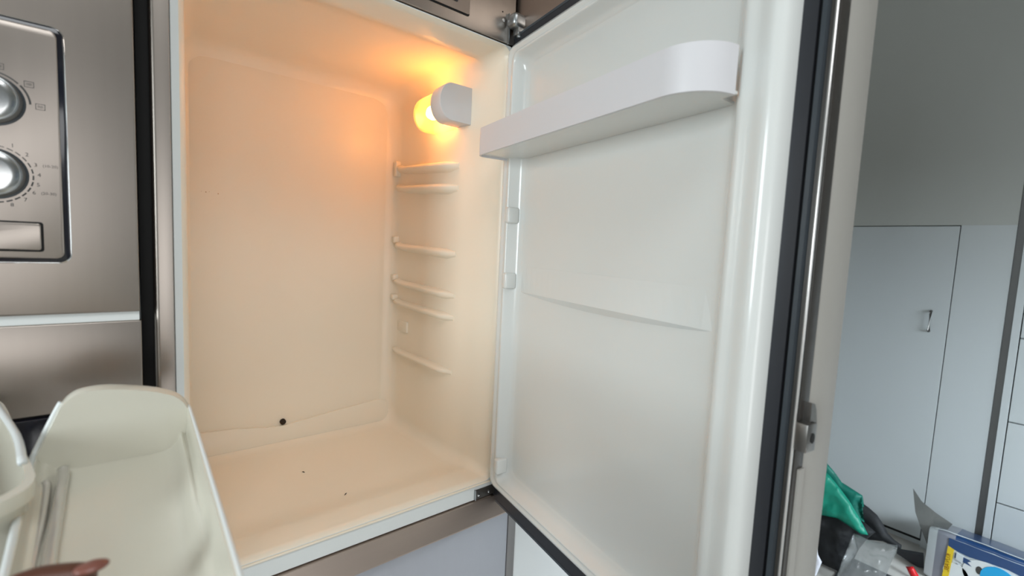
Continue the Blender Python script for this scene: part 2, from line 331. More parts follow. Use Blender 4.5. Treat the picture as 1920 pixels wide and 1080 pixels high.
# interior lamp: D-shaped housing on the right wall, clear ribbed cover behind it
def dshape(xw, xt, z0, z1, n=14):
    zc = (z0 + z1) / 2; r = (z1 - z0) / 2; out = [(xw, z0)]; xm = xt + r * .78
    out.append((xm + .006, z0))
    for k in range(n + 1):
        a = -PI / 2 - PI * k / n; out.append((xm + math.cos(a) * r * .78, zc + math.sin(a) * r))
    out.append((xw, z1)); return out
b = nb(); D0 = dshape(-.010, -.088, 1.650, 1.728); D1 = dshape(-.010, -.083, 1.652, 1.730)
LL = [[(x * .985 - .0003, .1085, 1.689 + (z - 1.689) * .975) for x, z in D0], [(x, .111, z) for x, z in D0], [(x, .158, z) for x, z in D1]]
loops(b, LL, True, True); lamp = obj('interior_lamp', b, M['lamp_housing'], fr, 35)
b = nb(); rr = []
N = 18
for i in range(N + 1):
    t = i / N; y = .158 + t * .095; sc = (0.955 + (.022 if i % 2 else -.014)) * (1 if t < .88 else math.sqrt(max(0.05, 1 - ((t - .88) / .13) ** 2)) * .16 + .84)
    rr.append([(-.012 + (x + .012) * sc, y, 1.691 + (z - 1.691) * sc) for x, z in dshape(-.012, -.080, 1.648, 1.727)])
loops(b, rr, True, False); obj('lamp_cover', b, M['lens'], lamp, 25)
b = nb(); lathe(b, [(.006, 0), (.010, .003), (.0150, .014), (.0165, .026), (.0155, .040), (.010, .052), (.001, .058)], (-.046, .176, 1.688), (0, 1, 0), 16)
obj('bulb', b, M['bulb'], lamp, True)
b = nb(); lathe(b, [(.008, 0), (.008, .02), (.006, .022)], (-.048, .159, 1.690), (0, 1, 0), 16); obj('bulb_socket', b, M['flange'], lamp, 40)
# white flange (front frame), the sill and the body
b = nb()
o1 = rrect(XL - .015, .008, FZ0 - .041, FZ1 + .006, .004, 8); i1 = rrect(XL - .006, .006, FZ0 - .006, FZ1 + .004, .020, 8)
loops(b, [[(x, .05, z) for x, z in o1], [(x, .0005, z) for x, z in o1], [(x, -.001, z) for x, z in rrect(XL - .0145, .0075, FZ0 - .040, FZ1 + .0055, .004, 8)], [(x, -.001, z) for x, z in i1]], False)
obj('front_flange', b, M['flange'], fr, 30)
b = nb(); tube(b, [(XL, -.002, FZ0 - .009), (-.26, -.0022, FZ0 - .0095), (.003, -.002, FZ0 - .009)], .0022, 8); obj('sill_bead', b, M['liner'], fr, 60)
b = nb(); box(b, -.560, .052, .46, .62, .0, 2.1); box(b, -.560, XL - .015, .05, .46, 0, 2.1); box(b, .009, .052, .02, .46, 0, 2.1); box(b, XL - .015, .009, .05, .46, 1.80, 2.1); box(b, XL - .015, .009, .05, .46, 0, .855)
obj('housing', b, M['void'], fr)
# left steel trim strip
b = nb(); pr_ = [(-.5395, .02), (-.5395, -.004), (-.5405, -.0065), (-.5545, -.0070), (-.5575, -.0062), (-.5595, -.003), (-.5605, .002), (-.560, .02)]
prism(b, pr_, lambda a, c: (a, c, .30), lambda a, c: (a, c, 2.1)); obj('side_trim', b, M['steel'], fr, 50)
# control fascia over the opening
b = nb(); box(b, XL - .015, .012, -.004, .05, FZ1 + .0075, 2.02, bev=.0015)
fa = obj('control_fascia', b, M['steel'], fr, 40)
b = nb(); l0 = rrect(-.42, -.097, 1.8065, 1.870, .003, 4)
prism(b, l0, lambda a, c: (a, -.0040, c), lambda a, c: (a, -.0055, c)); obj('control_panel_shadow', b, M['void'], fa)
b = nb(); l1 = rrect(-.419, -.0985, 1.8085, 1.869, .003, 4)
prism(b, l1, lambda a, c: (a, -.0050, c), lambda a, c: (a, -.0075, c)); obj('control_panel', b, M['steel'], fa)
b = nb(); box(b, -.22, -.124, -.0095, -.007, 1.822, 1.845, bev=.001); obj('display', b, M['glass_black'], fa)
b = nb(); lathe(b, [(.0022, 0), (.0022, .0015), (.0012, .002)], (-.103, -.0072, 1.838), (0, -1, 0), 12); obj('indicator', b, M['zinc'], fa, 40)
# top hinge
b = nb()
box(b, -.013, .021, -.034, -.005, 1.812, 1.838, bev=.008, seg=4)
box(b, -.0075, -.0055, -.0095, -.003, 1.786, 1.842)
box(b, .000, .018, -.030, -.012, 1.800, 1.814, bev=.002)
lathe(b, [(.005, 0), (.005, .040)], (.008, -.022, 1.796), (0, 0, 1), 14)
hg = obj('top_hinge', b, M['zinc'], fr, 40)
b = nb(); lathe(b, [(.0055, 0), (.0055, .001), (.001, .0012)], (.0165, -.0358, 1.8255), (.25, -1, 0), 16); obj('hinge_hole', b, M['void'], hg, 40)
b = nb(); box(b, .018, .040, -.034, -.008, 1.842, 1.858); obj('hinge_pocket', b, M['void'], hg)
b = nb(); lathe(b, [(.0034, 0), (.0032, .0010), (.0012, .0016)], (-.0175, -.0038, 1.8275), (0, -1, 0), 14); obj('screw', b, M['steel_edge'], hg, 40)
b = nb(); lathe(b, [(.0016, 0), (.0014, .0006)], (-.0205, -.0038, 1.842), (0, -1, 0), 10); obj('screw_hole', b, M['void'], hg, 40)
# lower hinge plate with two screws
b = nb(); box(b, -.0385, .012, -.0045, -.001, .861, .881, bev=.0008); hp = obj('lower_hinge_plate', b, M['steel_dark'], fr, 40)
for x in (-.031, -.004):
    b = nb(); lathe(b, [(.0032, 0), (.003, .0015), (.001, .0022)], (x, -.0044, .870), (0, -1, 0), 14); obj('screw', b, M['chrome'], hp, 40)
b = nb(); box(b, -.040, -.0385, -.007, -.001, .861, .882); obj('plate_edge', b, M['zinc'], hp)
# steel rail and freezer door below
b = nb(); rp = [(-.001, .857), (-.006, .8565), (-.020, .824), (-.0215, .820), (-.0205, .817), (.02, .817), (.02, .857)]
prism(b, rp, lambda a, c: (XL - .015, a, c), lambda a, c: (.046, a, c)); obj('steel_rail', b, M['steel_h'], fr, 30)
fz = obj('freezer_door', bx(-.56, .054, -.004, .03, .06, .811, bev=.002), M['satin'], fr, 40)
b = nb(); box(b, -.56, .054, .004, .03, .811, .818); obj('rail_shadow_gap', b, M['steel_dark'], fr)
b = nb(); box(b, .0545, .0755, -.006, .03, .02, 2.1, bev=.001); obj('right_trim', b, M['trim_grey'], fr, 40)

# ---- the open door (part) with its sub-parts; local frame s (along door), off (towards the camera side), z
PH = 0.135397
DV = Vector((-math.sin(PH), -math.cos(PH), 0)); NV = Vector((-math.cos(PH), math.sin(PH), 0)); P0 = Vector((0.012, -0.015, 0))
def dp(s, o, z): return tuple(P0 + DV * s + NV * o + Vector((0, 0, z)))
def dbox(bm, s0, s1, o0, o1, z0, z1, bev=0, seg=2):
    t = nb(); box(t, s0, s1, o0, o1, z0, z1, bev=bev, seg=seg)
    vm = {v: bm.verts.new(dp(*v.co)) for v in t.verts}
    for f in t.faces: bm.faces.new([vm[v] for v in f.verts])
    t.free()
b = nb(); dbox(b, -.02, .575, -.083, -.027, .845, 2.02, bev=.002); door = obj('door', b, M['cream'], fr, 40)
b = nb(); dbox(b, -.018, .572, -.030, -.005, .845, 2.02, bev=.001)
dbox(b, .569, .5755, -.026, -.008, .845, 2.02, bev=.001); obj('steel_skin', b, M['steel_dark'], door, 40)
b = nb(); dbox(b, -.018, .5695, -.0055, -.0025, 1.806, 2.02, bev=.0005); obj('top_steel_panel', b, M['steel_h'], door, 40)
b = nb(); tube(b, [dp(.5742, -.0035, .845), dp(.5742, -.0035, 1.4), dp(.5742, -.0035, 2.02)], .0016, 12); obj('steel_edge', b, M['steel_edge'], door, True)  # highlight along the steel corner, put into a paler steel colour
# the recess lower down: a paler inner edge under the catch
b = nb(); dbox(b, .5748, .5775, -.027, -.016, .838, 1.175); obj('lower_edge_strip', b, M['cream'], door)
# gasket: broad flat band, groove, and bellows
def ring(bm, s0, s1, z0, z1, wd, o0, o1, r=.006, wb=None, wt=None):
    A = rrect(s0, s1, z0, z1, r, 3); wb = wb or wd; wt = wt or wd
    Bq = rrect(s0 + wd, s1 - wd, z0 + wb, z1 - wt, r, 3)
    loops(bm, [[dp(a, o0, c) for a, c in A], [dp(a, o1, c) for a, c in A], [dp(a, o1, c) for a, c in Bq], [dp(a, o0, c) for a, c in Bq]], False)
b = nb(); ring(b, -.012, .5605, .850, 1.803, .034, -.005, .002, wb=.04, wt=.05); obj('gasket', b, M['black'], door, 40)
b = nb(); ring(b, -.016, .5685, .8455, 1.807, .0045, -.005, .0025); obj('gasket_lip', b, M['black_light'], door, 40)
# moulded inner liner
prof = [  # s0, s1, z0, z1, r, off
    (-.006, .546, .880, 1.790, .016, -.001), (-.004, .545, .885, 1.784, .016, .010), (.002, .542, .894, 1.774, .018, .021), (.009, .535, .901, 1.768, .018, .0265),
    (.015, .528, .905, 1.765, .018, .0275), (.022, .515, .910, 1.759, .018, .0250), (.030, .502, .914, 1.754, .018, .0265), (.035, .494, .918, 1.750, .018, .019),
    (.042, .487, .924, 1.744, .020, .008), (.050, .480, .932, 1.737, .022, .0025), (.060, .470, .942, 1.728, .022, .0005), (.10, .43, 1.0, 1.66, .02, 0)]
pr2 = catmull(prof, 3); b = nb()
loops(b, [[dp(s, off, z) for s, z in rrect(s0, s1, z0, z1, r, 7)] for s0, s1, z0, z1, r, off in pr2], True)
dl = obj('door_liner', b, M['door_liner'], door, 60)
# long tapering crease across the panel
b = nb(); n = 24; R3 = []
for i in range(n + 1):
    t = i / n; s = .052 + .428 * t; k = math.sin(PI * t) ** .8; zz = 1.3045 - .002 * t
    R3.append([b.verts.new(dp(s, .0002, zz + .05)), b.verts.new(dp(s, .0006 + .0075 * k, zz + .001 * k)), b.verts.new(dp(s, .0003, zz - .0005 - .0095 * k)), b.verts.new(dp(s, -.001, zz - .001 - .0095 * k))])
for a, c in zip(R3, R3[1:]):
    for k in range(3): b.faces.new((a[k], a[k + 1], c[k + 1], c[k]))
obj('panel_crease', b, M['door_liner'], door)
for z in (1.452, 1.325, .948):
    b = nb(); dbox(b, .030, .0455, .006, .0315, z - .0155, z + .0155, bev=.004, seg=3); obj('shelf_support', b, M['door_liner'], door, 40)
# catch bracket on the free edge
b = nb(); dbox(b, .5755, .5870, -.0215, -.0035, 1.199, 1.228, bev=.0008)
prism(b, [(-.0215, 1.202), (-.0285, 1.206), (-.0290, 1.227), (-.0255, 1.240), (-.0220, 1.246), (-.0155, 1.248), (-.0155, 1.228)], lambda a, c: dp(.5755, a, c), lambda a, c: dp(.5830, a, c))
cb = obj('catch_bracket', b, M['bracket'], door, 30)
b = nb(); lathe(b, [(.0036, 0), (.0036, .0006)], dp(.5870, -.0145, 1.213), DV, 16)
for v in b.verts: v.co.z = 1.213 + (v.co.z - 1.213) * 1.5
obj('bracket_hole', b, M['void'], cb)

# ------------------------------------------------------------------ door shelf (lifts off, so a thing)
ds = thing('door_shelf', 'shallow grey-white shelf with rounded corners, fixed high on the open door', 'shelf', dp(.25, .045, 1.558))
def shelf_outline(i=0.0):
    s0, s1, o1 = .016 + i, .5050 - i, .0905 - i; rl, rr = max(.018 - i, .004), max(.052 - i, .02)
    out = [(s0, .001)]
    for k in range(9): a = PI - (PI / 2) * k / 8; out.append((s0 + rl + rl * math.cos(a), o1 - rl + rl * math.sin(a)))
    for k in range(13): a = PI / 2 - (PI / 2) * k / 12; out.append((s1 - rr + rr * math.cos(a), o1 - rr + rr * math.sin(a)))
    out += [(s1, .029), (.482, .029), (.480, .001)]
    return out
b = nb(); A = shelf_outline(0); Bo = shelf_outline(.0035); n = len(A) - 3
T = [[b.verts.new(dp(s, o, z)) for s, o in A[:n]] for z in (1.5575, 1.559, 1.604, 1.6065)]
I = [[b.verts.new(dp(s, o, z)) for s, o in Bo[:n]] for z in (1.5575, 1.6065)]
for a, c in zip(T, T[1:]):
    for k in range(n - 1): b.faces.new((a[k], a[k + 1], c[k + 1], c[k]))
for k in range(n - 1):
    b.faces.new((T[0][k + 1], T[0][k], I[0][k], I[0][k + 1])); b.faces.new((T[3][k], T[3][k + 1], I[1][k + 1], I[1][k])); b.faces.new((I[0][k], I[1][k], I[1][k + 1], I[0][k + 1]))
b.faces.new((T[0][0], T[1][0], T[2][0], T[3][0], I[1][0], I[0][0])); b.faces.new((I[0][-1], I[1][-1], T[3][-1], T[2][-1], T[1][-1], T[0][-1]))
obj('shelf_rim', b, M['shelf'], ds, 40)
b = nb(); prism(b, shelf_outline(.0036), lambda a, c: dp(a, c, 1.5605), lambda a, c: dp(a, c, 1.5635)); obj('shelf_tray', b, M['door_liner'], ds)

# ------------------------------------------------------------------ neighbours of the refrigerator
pc = thing('tall_cabinet', 'cool white tall cabinet beside the refrigerator, seen under the open door', 'cabinet', (.36, .3, 0))
obj('cabinet_front', bx(.0765, .66, -.004, .014, .08, 2.1, bev=.0015), M['cabinet_blue'], pc)
obj('cabinet_carcass', bx(.0765, .66, .016, .62, 0, 2.1), M['cabinet'], pc)

ov = thing('built_in_oven', 'stainless built-in compact oven with two chrome knobs, left of refrigerator', 'oven', (-.86, .3, 1.17))
OY = -.015
b = nb(); box(b, -1.16, -.5745, OY, .0, 1.2885, 2.05, bev=.0022, seg=3)
face = obj('front_panel', b, M['steel'], ov, 40)
obj('oven_body', bx(-1.16, -.578, .0, .6, 1.2780, 2.05), M['void'], ov)
# bordered control area: black rounded groove, chrome lip, inner plate
def slab(name, x0, x1, z0, z1, r, y0, y1, m, par, sm=30):
    b = nb(); l = rrect(x0, x1, z0, z1, r, 6); ll = rrect(x0 + .0008, x1 - .0008, z0 + .0008, z1 - .0008, r, 6)
    loops(b, [[(x, y0, z) for x, z in l], [(x, y1 + .0006, z) for x, z in l], [(x, y1, z) for x, z in ll]], True, True); return obj(name, b, m, par, sm)
slab('chrome_border', -1.05, -.6345, 1.3475, 1.6080, .011, OY, OY - .0012, M['chrome'], face)
slab('black_border', -1.05, -.6355, 1.3490, 1.6070, .010, OY - .001, OY - .0022, M['glass_black'], face)
cp = slab('control_plate', -1.045, -.6405, 1.3535, 1.6020, .007, OY - .002, OY - .0050, M['steel'], face)
slab('button_gap', -.78, -.6565, 1.3605, 1.3935, .003, OY - .0048, OY - .0058, M['void'], face)
slab('release_button', -.778, -.6585, 1.3625, 1.3918, .0025, OY - .005, OY - .0085, M['steel'], face)
KX = -.6925
for kz in (1.5185, 1.4425):
    b = nb(); lathe(b, [(.0268, 0), (.0268, .0006), (.0258, .0009)], (KX, OY - .005, kz), (0, -1, 0), 48); obj('knob_ring', b, M['black_light'], face, 30)
    b = nb(); lathe(b, [(.0248, 0), (.0246, .010), (.0235, .0135), (.0222, .0142), (.0, .0142)], (KX, OY - .0055, kz), (0, -1, 0), 48); kn = obj('knob', b, M['zinc'], face, 35)
    b = nb(); lathe(b, [(.0222, 0), (.0216, .0006), (.0150, .0012), (.008, .0015), (.0, .0016)], (KX, OY - .0195, kz), (0, -1, 0), 48); obj('knob_cap', b, M['knob_mirror'], kn, 50)
YP = OY - .0053
def arc(bm, cz, r0, r1, a0, a1, n=8):
    A = []; 
    for k in range(n + 1):
        a = math.radians(a0 + (a1 - a0) * k / n); A.append((bm.verts.new((KX + r0 * math.cos(a), YP, cz + r0 * math.sin(a))), bm.verts.new((KX + r1 * math.cos(a), YP, cz + r1 * math.sin(a)))))
    for p, q in zip(A, A[1:]): bm.faces.new((p[0], q[0], q[1], p[1]))
def frame_icon(bm, x, z, w_, h_, t=.0005):
    for (a0, a1, c0, c1) in ((x - w_, x + w_, z - h_, z - h_ + t), (x - w_, x + w_, z + h_ - t, z + h_), (x - w_, x - w_ + t, z - h_ + t, z + h_ - t), (x + w_ - t, x + w_, z - h_ + t, z + h_ - t)):
        bm.faces.new([bm.verts.new(p) for p in ((a0, YP, c0), (a1, YP, c0), (a1, YP, c1), (a0, YP, c1))])
b = nb()
arc(b, 1.5185, .0290, .0304, 44, 88); arc(b, 1.5185, .0290, .0308, 2, 40)
for a in (38, 0, 78):
    rr_ = .0375 if a != 78 else .038; x = KX + rr_ * math.cos(math.radians(a)); z = 1.5185 + rr_ * math.sin(math.radians(a)) * .95
    frame_icon(b, x, z, .0038, .0032)
    for q in (-.0008, .0006): b.faces.new([b.verts.new(p) for p in ((x - .0022, YP, z + q), (x + .0022, YP, z + q), (x + .0022, YP, z + q + .0005), (x - .0022, YP, z + q + .0005))])
obj('dial_marking', b, M['print'], face); b = nb()
for i in range(20):
    a = 95 - 13.2 * i; t = .0004 + .0004 * min(1, i / 8); arc(b, 1.4425, .0292, .0292 + t * 1.8, a - 9.5, a, 4)
for k, a in enumerate((88, 64, 42, 22, 4, -14, -30, -48, -68, -88)):
    x = KX + .0345 * math.cos(math.radians(a)); z = 1.4425 + .0345 * math.sin(math.radians(a))
    text_bm(b, str(k), .0058, lambda u, v, x=x, z=z: (x + u, YP, z + v))
    if k in (3, 6): text_bm(b, '(10-20)' if k == 3 else '(20-30)', .0042, lambda u, v, x=x, z=z: (x + .0115 + u, YP, z + v))
obj('dial_marking', b, M['print'], face)
b = nb(); box(b, -1.16, -.5755, -.010, .0, 1.2775, 1.2885); obj('spacer_strip', b, M['flange'], ov)
lo = thing('warming_drawer', 'plain stainless drawer front beneath the oven controls, above black glass', 'drawer', (-.86, .0, 1.168))
obj('drawer_front', bx(-1.16, -.5735, OY, .0, 1.171, 1.2775, bev=.002, seg=3), M['steel'], lo, 40)
lg = thing('lower_oven', 'black glass oven front below the warming drawer, behind held bins', 'oven', (-.86, .3, .6))
b = nb(); box(b, -1.16, -.5735, OY - .004, .0, .62, 1.169, bev=.002); obj('oven_glass', b, M['glass_black'], lg, 40)
obj('oven_body', bx(-1.16, -.5735, .001, .6, .0, .999), M['void'], lg)
gp_ = obj('gap_dark_strip', bx(-.5735, -.5605, .022, .6, 0, 2.1), M['void']); tag(gp_, 'black filler in the gap between oven column and refrigerator', 'backing')  # black strip put in to darken the recessed gap

# ------------------------------------------------------------------ loose bits in the refrigerator
def crumb(x, y, l, ang, label):
    b = nb(); tube(b, [(x - l * math.cos(ang), y - l * math.sin(ang), .8895), (x, y, .8900), (x + l * math.cos(ang), y + l * math.sin(ang), .8893)], [.0004, .0010, .0004], 6)
    tag(obj('crumb', b, M['crumb'], None, True), label, 'crumb')
crumb(-.309, .254, .0032, -.9, 'dark crumb in the middle of the refrigerator floor')
crumb(-.266, .118, .0042, .75, 'dark thin crumb near the front sill of the refrigerator')

# ------------------------------------------------------------------ held door bins
def smooth_loop(pts, n): return pts
def bin_thing(name, label, loc, mk):
    t = thing(name, label, 'plastic bin', loc); mk(t); return t
def bin1(t):
    # cross sections: u in 0..1 around from left rim (low) via the floor to the right rim; taken at stations along y
    def sec(y, inset=0.0, endf=0.0):
        k = (y + .155) / -.445                                   # 0 far end .. 1 near end
        xl = -.6535 + .024 * k + inset; xr = -.535 - inset; zl = 1.178 - .006 * k; zr = 1.205
        zb = 1.160 - .026 * k + inset
        P_ = [(xl, zl), (xl + .003, (zl + zb) / 2 + .002), (xl + .006, zb + .010), (xl + .013, zb + .003), (xl + .026, zb), ((xl + xr) / 2, zb), (xr - .024, zb), (xr - .012, zb + .006), (xr - .006, zb + .018), (xr - .002, zr - .03), (xr, zr)]
        return catmull(P_, 3)
    ys = [-.165 - .435 * i / 16 for i in range(17)]
    b = nb(); th = .0026
    outer = [[b.verts.new((x, y, z)) for x, z in sec(y)] for y in ys]
    inner = [[b.verts.new((x, y, z + (0 if i not in (0, len(sec(y)) - 1) else 0))) for i, (x, z) in enumerate(sec(y, th))] for y in ys]
    n = len(outer[0])
    for a, c in zip(outer, outer[1:]):
        for k in range(n - 1): b.faces.new((a[k], a[k + 1], c[k + 1], c[k]))
    for a, c in zip(inner, inner[1:]):
        for k in range(n - 1): b.faces.new((a[k + 1], a[k], c[k], c[k + 1]))
    for a, c, A, C_ in zip(outer, outer[1:], inner, inner[1:]):
        b.faces.new((a[0], c[0], C_[0], A[0])); b.faces.new((c[-1], a[-1], A[-1], C_[-1]))
    # near end closed
    obj('bin_tray', b, M['bin'], t, 50)
    # far end wall with a raised rounded top and a sloped left shoulder
    out = [(-.6535, 1.178), (-.650, 1.186), (-.6375, 1.217), (-.634, 1.2245), (-.628, 1.2320), (-.619, 1.2362), (-.60, 1.2365), (-.57, 1.2300), (-.553, 1.2235), (-.545, 1.2185), (-.539, 1.2115), (-.535, 1.203)]
    out = catmull(out, 3); low = [(x, z) for x, z in sec(-.165)][1:-1][::-1]
    loop = out + low
    cx, cz = -.594, 1.17
    def sh(y, s, dz=0): return [(cx + (x - cx) * s, y, cz + (z - cz) * s + dz) for x, z in loop]
    b = nb(); loops(b, [sh(-.170, .97), sh(-.1655, .985), sh(-.158, 1.0), sh(-.153, .985), sh(-.1515, .95)], False, False)
    r0 = b.verts[:]; n = len(loop)
    b.verts.ensure_lookup_table()
    b.faces.new([b.verts[i] for i in range(n)]); b.faces.new([b.verts[4 * n + i] for i in range(n)][::-1])
    obj('end_wall', b, M['bin'], t, 50)
    # near end wall
    l2 = sec(-.6)
    b = nb(); prism(b, l2, lambda a, c: (a, -.5975, c), lambda a, c: (a, -.6005, c)); obj('end_wall', b, M['bin'], t, 50)
    # bright low front rim that climbs the left shoulder
    rp_ = [(-.634, -.158, 1.2245), (-.6375, -.158, 1.217), (-.645, -.159, 1.199), (-.652, -.161, 1.182), (-.6535, -.172, 1.1775), (-.652, -.20, 1.1765), (-.648, -.27, 1.1755), (-.641, -.38, 1.174), (-.631, -.58, 1.172)]
    b = nb(); tube(b, catmull(rp_, 4), .0026, 8); obj('rim_bead', b, M['bin_rim'], t, True)
    b = nb(); tube(b, catmull([(-.536, -.160, 1.204), (-.5355, -.2, 1.205), (-.535, -.4, 1.205), (-.535, -.6, 1.205)], 3), .0014, 8); obj('rim_bead', b, M['bin_rim'], t, True)
    # two clear ribs inside the low left wall
    for (x0, x1, r) in ((-.6415, -.612, .0040), (-.6330, -.606, .0050)):
        b = nb(); ya = -.180 if x0 > -.64 else -.205
        tube(b, catmull([(x0, ya, 1.170), (x0 + .0015, ya - .01, 1.1665), (x0 + .004, -.26, 1.1625), (x0 + .008, -.36, 1.156), (x1, -.58, 1.143)], 4), [r * .85 * min(1, .3 + .35 * q_) for q_ in range(17)], 10); obj('clear_rib', b, M['bin_rib'], t, True)
bin_thing('door_bin', 'long milky white bin held by the thumb, lower left foreground', (-.594, -.38, 1.128), bin1)
def bin2(t):
    rim = [(-.712, .0 - .03), (-.694, -.03), (-.672, -.115), (-.652, -.205), (-.6415, -.250), (-.6385, -.268), (-.6400, -.283), (-.646, -.294), (-.656, -.303), (-.680, -.312), (-.74, -.322), (-.80, -.325), (-.82, -.30), (-.80, -.03), (-.76, -.028)]
    rim = catmull(rim + [rim[0]], 4)[:-1]
    cx, cy = -.73, -.19
    def lp(s, z, ex=0): return [(cx + (x - cx) * s, cy + (y - cy) * s, z) for x, y in rim]
    b = nb()
    loops(b, [lp(.70, 1.008), lp(.74, 1.003), lp(.80, 1.003), lp(.83, 1.012), lp(.945, 1.183), lp(.955, 1.187), lp(.995, 1.188), lp(1.0, 1.194), lp(.995, 1.199), lp(.93, 1.199), lp(.915, 1.194), lp(.80, 1.020), lp(.72, 1.012)], True, True)
    obj('bin_tray', b, M['bin'], t, 60)
    b = nb(); loops(b, [lp(.79, 1.020), lp(.79, 1.030)], True, True); obj('dark_base_sheet', b, M['grey_card'], t)  # dark sheet added so the deep bin interior reads dark
    b = nb(); tube(b, catmull([(-.698, -.035, 1.2005), (-.664, -.16, 1.2005), (-.650, -.235, 1.2005)], 4), .003, 8); obj('rim_bead', b, M['bin_rim'], t, True)
bin_thing('door_bin', 'grey-white bin with rounded rim, cut off by the left edge of the picture', (-.73, -.19, 1.003), bin2)

# ------------------------------------------------------------------ hand (thumb over the rim of the bin, fingers under it)
hr = thing('person', 'dark-skinned hand with the thumb gripping the rim of the held bin', 'person', (-.68, -.50, 1.08))
def skin_chain(name, chains, m, par):
    me = bpy.data.meshes.new(name); V = []; Eg = []; Rr = []; 
    for ch, root in chains:
        prev = root
        for (p, r) in ch:
            V.append(p); Rr.append(r); i = len(V) - 1
            if prev is not None: Eg.append((prev, i))
            prev = i
    me.from_pydata(V, Eg, []); o = bpy.data.objects.new(name, me); COL.objects.link(o)
    md = o.modifiers.new('s', 'SKIN'); md.use_smooth_shade = True
    for i, sv in enumerate(me.skin_vertices[0].data): sv.radius = (Rr[i], Rr[i]); sv.use_root = (i == 0)
    sb = o.modifiers.new('u', 'SUBSURF'); sb.levels = 2; sb.render_levels = 2
    dg = bpy.context.evaluated_depsgraph_get(); me2 = bpy.data.meshes.new_from_object(o.evaluated_get(dg))
    bpy.data.objects.remove(o); me2.name = name; me2.materials.clear()
    return link(name, me2, m, par, True)
palm = [((-.664, -.470, 1.118), .019), ((-.690, -.520, 1.095), .023), ((-.715, -.60, 1.06), .024), ((-.735, -.70, 1.01), .030), ((-.75, -.85, .94), .036)]
def ch(*a): return list(a)
# root of everything: vertex 0 = centre of the palm
chains = [(palm, None),
          (ch(((-.676, -.462, 1.140), .0150), ((-.664, -.430, 1.160), .0128), ((-.645, -.3960, 1.1815), .0108), ((-.629, -.3880, 1.1845), .0098), ((-.609, -.3930, 1.1825), .0096), ((-.597, -.3980, 1.1815), .0078)), 0),
          (ch(((-.662, -.440, 1.110), .0115), ((-.650, -.405, 1.108), .0095), ((-.620, -.392, 1.112), .0088), ((-.596, -.390, 1.1165), .0080)), 0),
          (ch(((-.658, -.455, 1.104), .0120), ((-.645, -.430, 1.104), .0098), ((-.612, -.420, 1.109), .0090), ((-.586, -.418, 1.1150), .0082)), 0),
          (ch(((-.656, -.475, 1.100), .0120), ((-.643, -.456, 1.102), .0096), ((-.612, -.448, 1.108), .0088), ((-.590, -.446, 1.1150), .0080)), 0),
          (ch(((-.660, -.498, 1.098), .0110), ((-.648, -.482, 1.101), .0084), ((-.622, -.476, 1.108), .0076), ((-.604, -.474, 1.1150), .0070)), 0)]
hand = skin_chain('hand', chains, M['skin'], hr)
b = nb(); c0 = Vector((-.6000, -.3985, 1.1893)); bmesh.ops.create_uvsphere(b, u_segments=14, v_segments=8, radius=1)
for v in b.verts: v.co = Vector((v.co.x * .0085, v.co.y * .0060, v.co.z * .0028)) + c0
obj('thumb_nail', b, M['nail'], hr, True)

# ------------------------------------------------------------------ clutter on the floor by the right wall
def upx(u, v, X):
    d = FW + RT * ((u - 960) / FPX) + DN * ((v - 540) / FPX); k = (X - CAM.x) / d.x; q = CAM + d * k; return (q.y, q.z)
def inside(p, poly):
    c = False; n = len(poly)
    for i in range(n):
        a, b_ = poly[i], poly[(i + 1) % n]
        if (a[1] > p[1]) != (b_[1] > p[1]) and p[0] < (b_[0] - a[0]) * (p[1] - a[1]) / (b_[1] - a[1]) + a[0]: c = not c
    return c
def pillow(poly, X, thick, seed=0, rough=.4, slope=0.0, step=.012):
    """closed crumpled volume whose outline in the y-z plane is poly; bulges both ways in x"""
    b = nb()
    vs = [b.verts.new((0, y, z)) for y, z in poly]; f = b.faces.new(vs)
    bmesh.ops.triangulate(b, faces=[f])
    for _ in range(4):
        es = [e for e in b.edges if e.calc_length() > step * 1.3]
        if not es: break
        bmesh.ops.subdivide_edges(b, edges=es, cuts=1); bmesh.ops.triangulate(b, faces=b.faces[:])
    bmesh.ops.beautify_fill(b, faces=b.faces[:], edges=b.edges[:])
    bd = {v for e in b.edges if e.is_boundary for v in e.verts}
    bp_ = [(v.co.y, v.co.z) for v in bd]
    zm = min(p[1] for p in poly)
    def off(v):
        if v in bd: return 0
        d = min(math.hypot(v.co.y - q[0], v.co.z - q[1]) for q in bp_)
        return thick * min(1, math.sqrt(d / (thick * 1.2 + 1e-6)))
    front = {}; back = {}
    for v in b.verts:
        h = off(v); nz_ = noise.fractal(Vector((v.co.y * 14, v.co.z * 14, seed)), 1.0, 2.0, 4) * rough
        bx_ = X + slope * (v.co.z - zm)
        front[v] = (bx_ - h * (1 + nz_) - nz_ * .3 * thick, v.co.y, v.co.z); back[v] = (bx_ + h * .6 - nz_ * .3 * thick, v.co.y, v.co.z)
    o_ = nb(); F = {v: o_.verts.new(front[v]) for v in b.verts}; K = {v: (F[v] if v in bd else o_.verts.new(back[v])) for v in b.verts}
    for f in b.faces:
        o_.faces.new([F[v] for v in f.verts])
        try: o_.faces.new([K[v] for v in f.verts][::-1])
        except ValueError: pass
    b.free(); return o_
def px(pts, X): return [upx(u, v, X) for u, v in pts]
def clip0(P_): return [(y, max(z, .002)) for y, z in P_]
